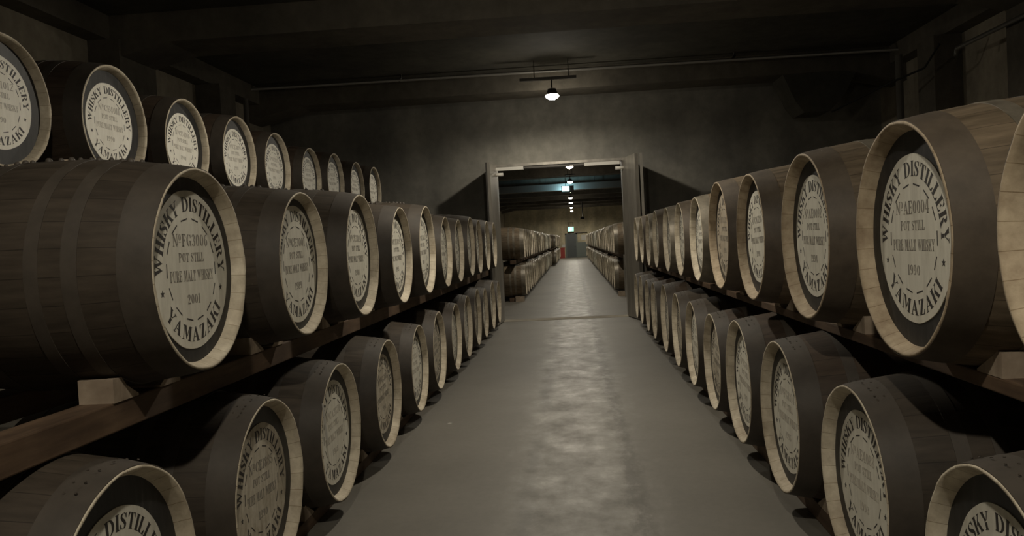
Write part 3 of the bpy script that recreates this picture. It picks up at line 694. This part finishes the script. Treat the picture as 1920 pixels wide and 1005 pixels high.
# ------------------------------------------------------------------ lamps
def lamp(x, y, z, p, label, near):
    t = link('ceiling_lamp', None, None, (x, y, z), label=label, category='lamp', group='lamps down the middle of the ceiling')
    g = G(); g.lathe([(.15, .02), (.14, .07), (.10, .085), (.06, .10), (.02, .115), (.02, .11), (.06, .09), (.10, .075)], axis='z', seg=32); part('shade', g, ['steel_dark'], t)
    g = G(); g.lathe([(.10, .06), (.05, .10), (.01, .125), (-.02, .10), (-.045, .055), (-.055, .0)], axis='z', seg=28); part('bulb', g, ['bulb'], t)
    part('stem', G().tube([(0, 0, .15), (0, 0, .30)], .014, 8), ['steel_dark'], t)
    top = ZT-z
    mb = .30
    for b0, b1 in ((.1, .95), (5.05, 5.9), (10.0, 10.85), (14.95, 15.7)): pass
    part('mounting_bar', G().box(-.56 if near else -.2, .44 if near else .2, -.03, .03, mb, mb+.05), ['steel_dark'], t)
    g = G(); g.tube([(-.3 if near else -.1, 0, mb+.05), (-.3 if near else -.1, 0, top)], .008, 6); g.tube([(.3 if near else .1, 0, mb+.05), (.3 if near else .1, 0, top)], .008, 6); part('hanger_rods', g, ['steel_dark'], t)
    ld = bpy.data.lights.new('lamp_light', 'SPOT'); ld.energy = LAMP_POWER*p; ld.color = LAMP_COLOR; ld.spot_size = radians(176); ld.spot_blend = .40; ld.shadow_soft_size = .05
    lo = bpy.data.objects.new('lamp_light', ld); COL.objects.link(lo); lo.parent = t; lo.location = (0, 0, -.08)
    pd = bpy.data.lights.new('lamp_spill', 'POINT'); pd.energy = LAMP_POWER*p*(.20 if near else .07); pd.color = LAMP_COLOR; pd.shadow_soft_size = .10
    po = bpy.data.objects.new('lamp_spill', pd); COL.objects.link(po); po.parent = t; po.location = (0, 0, -.09)
names = ['round white lamp overhead at the near end of the aisle', 'round white lamp overhead halfway down the near room', 'bright round lamp hanging just before the doorway wall',
         'lamp just beyond the doorway, hidden by its header from the near room', 'first bright lamp seen through the doorway, highest of its line', 'second bright lamp beyond the doorway, beside the pale blue sign', 'third small lamp beyond the doorway, just under the second', 'fourth small lamp down the line in the far room', 'fifth small lamp down the line in the far room', 'sixth small lamp, next to last before the end wall', 'last small lamp, closest to the end wall']
for i, (x, y, z, p) in enumerate(LAMPS): lamp(x, y, z, p, names[i], i < 3)

# ------------------------------------------------------------------ far room end wall
dd = link('door_1', None, None, (-.13, 72.97, 0), kind='structure')
part('door_frame', G().box(-.55, -.42, -.05, .02, 0, 2.2).box(.42, .55, -.05, .02, 0, 2.2).box(-.55, .55, -.05, .02, 2.1, 2.2), ['cupboard'], dd)
part('door_panel', G().box(-.42, .42, -.02, .02, 0, 2.1), ['door'], dd)
g = G(); g.lathe([(-.05, .0), (-.05, .03), (.0, .02)], axis='y', c=(.33, -.03, 1.0), seg=12); part('door_knob', g, ['pipe'], dd)
part('door_closer', G().box(.35, 1.45, -.14, -.08, 2.2, 2.25).box(.35, .42, -.10, 0, 2.17, 2.25), ['steel_dark'], dd)
ex = link('exit_sign', None, None, (-.13, 72.6, 2.34), label='glowing green exit sign hanging above the end door', category='sign')
part('housing', G().box(-.28, .28, -.04, .04, -.01, .50), ['white'], ex)
part('panel', G().box(-.25, .25, -.05, -.04, .03, .42), ['green'], ex)
g = G(); g.prism([(-.14, .06), (-.05, .06), (-.01, .16), (.03, .12), (.10, .12), (.10, .15), (.05, .17), (.02, .25), (-.06, .28), (-.12, .22), (-.10, .20), (-.05, .22), (-.04, .16)][::-1], 'y', -.056, -.05); g.disc(-.056, .045, (0.03, 0, .33), 16, axis='y'); part('running_pictogram', g, ['pict'], ex)
part('hanger', G().tube([(-.2, 0, .5), (-.2, 0, .85)], .01, 6).tube([(.2, 0, .5), (.2, 0, .85)], .01, 6).tube([(-.2, 0, .85), (.2, 0, .85)], .01, 6).tube([(0, 0, .85), (0, .37, .85)], .01, 6), ['black'], ex)
eb = link('emergency_sign', None, None, (-.23, 38.6, 3.93), label='small pale cyan glowing box sign hanging beside the far lamps', category='sign')
part('panel', G().box(-.17, .17, -.06, -.03, .02, .24), ['cyan'], eb)
part('housing', G().box(-.20, .40, -.03, .03, -.06, .27), ['steel_dark'], eb)
part('hanger', G().tube([(0, 0, .27), (0, 0, ZT-3.93)], .012, 6), ['steel_dark'], eb)
ld = bpy.data.lights.new('sign_light', 'AREA'); ld.energy = 22; ld.color = (.45, .85, 1); ld.size = .25
lo = bpy.data.objects.new('sign_light', ld); COL.objects.link(lo); lo.parent = eb; lo.location = (0, .06, .12); lo.rotation_euler = (radians(90), 0, 0)
cd = link('cross_duct', None, None, (0, 39.75, 4.06), label='long flat duct crossing the far room, lit pale blue by the sign', category='duct')
part('duct', G().box(-4.2, 3.6, -.15, .15, 0, .32), ['pipe'], cd)
for x in (-3.5, -1.2, 1.2, 3.2): part('hanger', G().tube([(x, 0, .32), (x, 0, ZT-4.06)], .012, 6), ['steel_dark'], cd)
cb = link('steel_cupboard', None, None, (.78, 72.7, 0), label='low grey cupboard right of the end door', category='cupboard')
part('cabinet_body', G().box(-.42, .6, -.25, .28, 0, 1.35), ['cupboard'], cb)
part('cabinet_door', G().box(-.40, .08, -.27, -.25, .05, 1.30), ['cupboard'], cb); part('cabinet_door', G().box(.10, .58, -.27, -.25, .05, 1.30), ['cupboard'], cb)
fb = link('extinguisher_box', None, None, (-.98, 72.3, 0), label='red fire extinguisher box left of the end door', category='extinguisher')
part('box_body', G().box(-.22, .22, -.15, .15, 0, .85), ['red'], fb); part('box_lid', G().box(-.24, .24, -.17, .17, .85, .93), ['red'], fb)
part('notice_paper', G().box(-.62-.16, -.62+.16, 72.985, 72.999, .98, 1.22).box(-1.0, -.78, 72.985, 72.999, 1.0, 1.2), ['white'], None, label='white notice sheets on the end wall left of the door', category='notice')
part('wall_notice', G().box(.78, 1.22, 72.985, 72.999, 1.55, 2.0), ['white'], None, label='pale square notice on the end wall right of the door', category='notice')
sc = link('security_camera', None, None, (.80, 60.5, 3.15), label='black camera hanging from the ceiling above the far right casks', category='camera')
g = G(); g.prism([(-.16, 0), (.16, -.05), (.16, .10), (-.02, .16), (-.14, .10)], 'y', -.1, .1); part('camera_body', g, ['black'], sc)
part('bracket', G().tube([(.05, 0, .12), (.02, 0, .45), (.02, 0, ZT-3.15)], .035, 8), ['black'], sc)
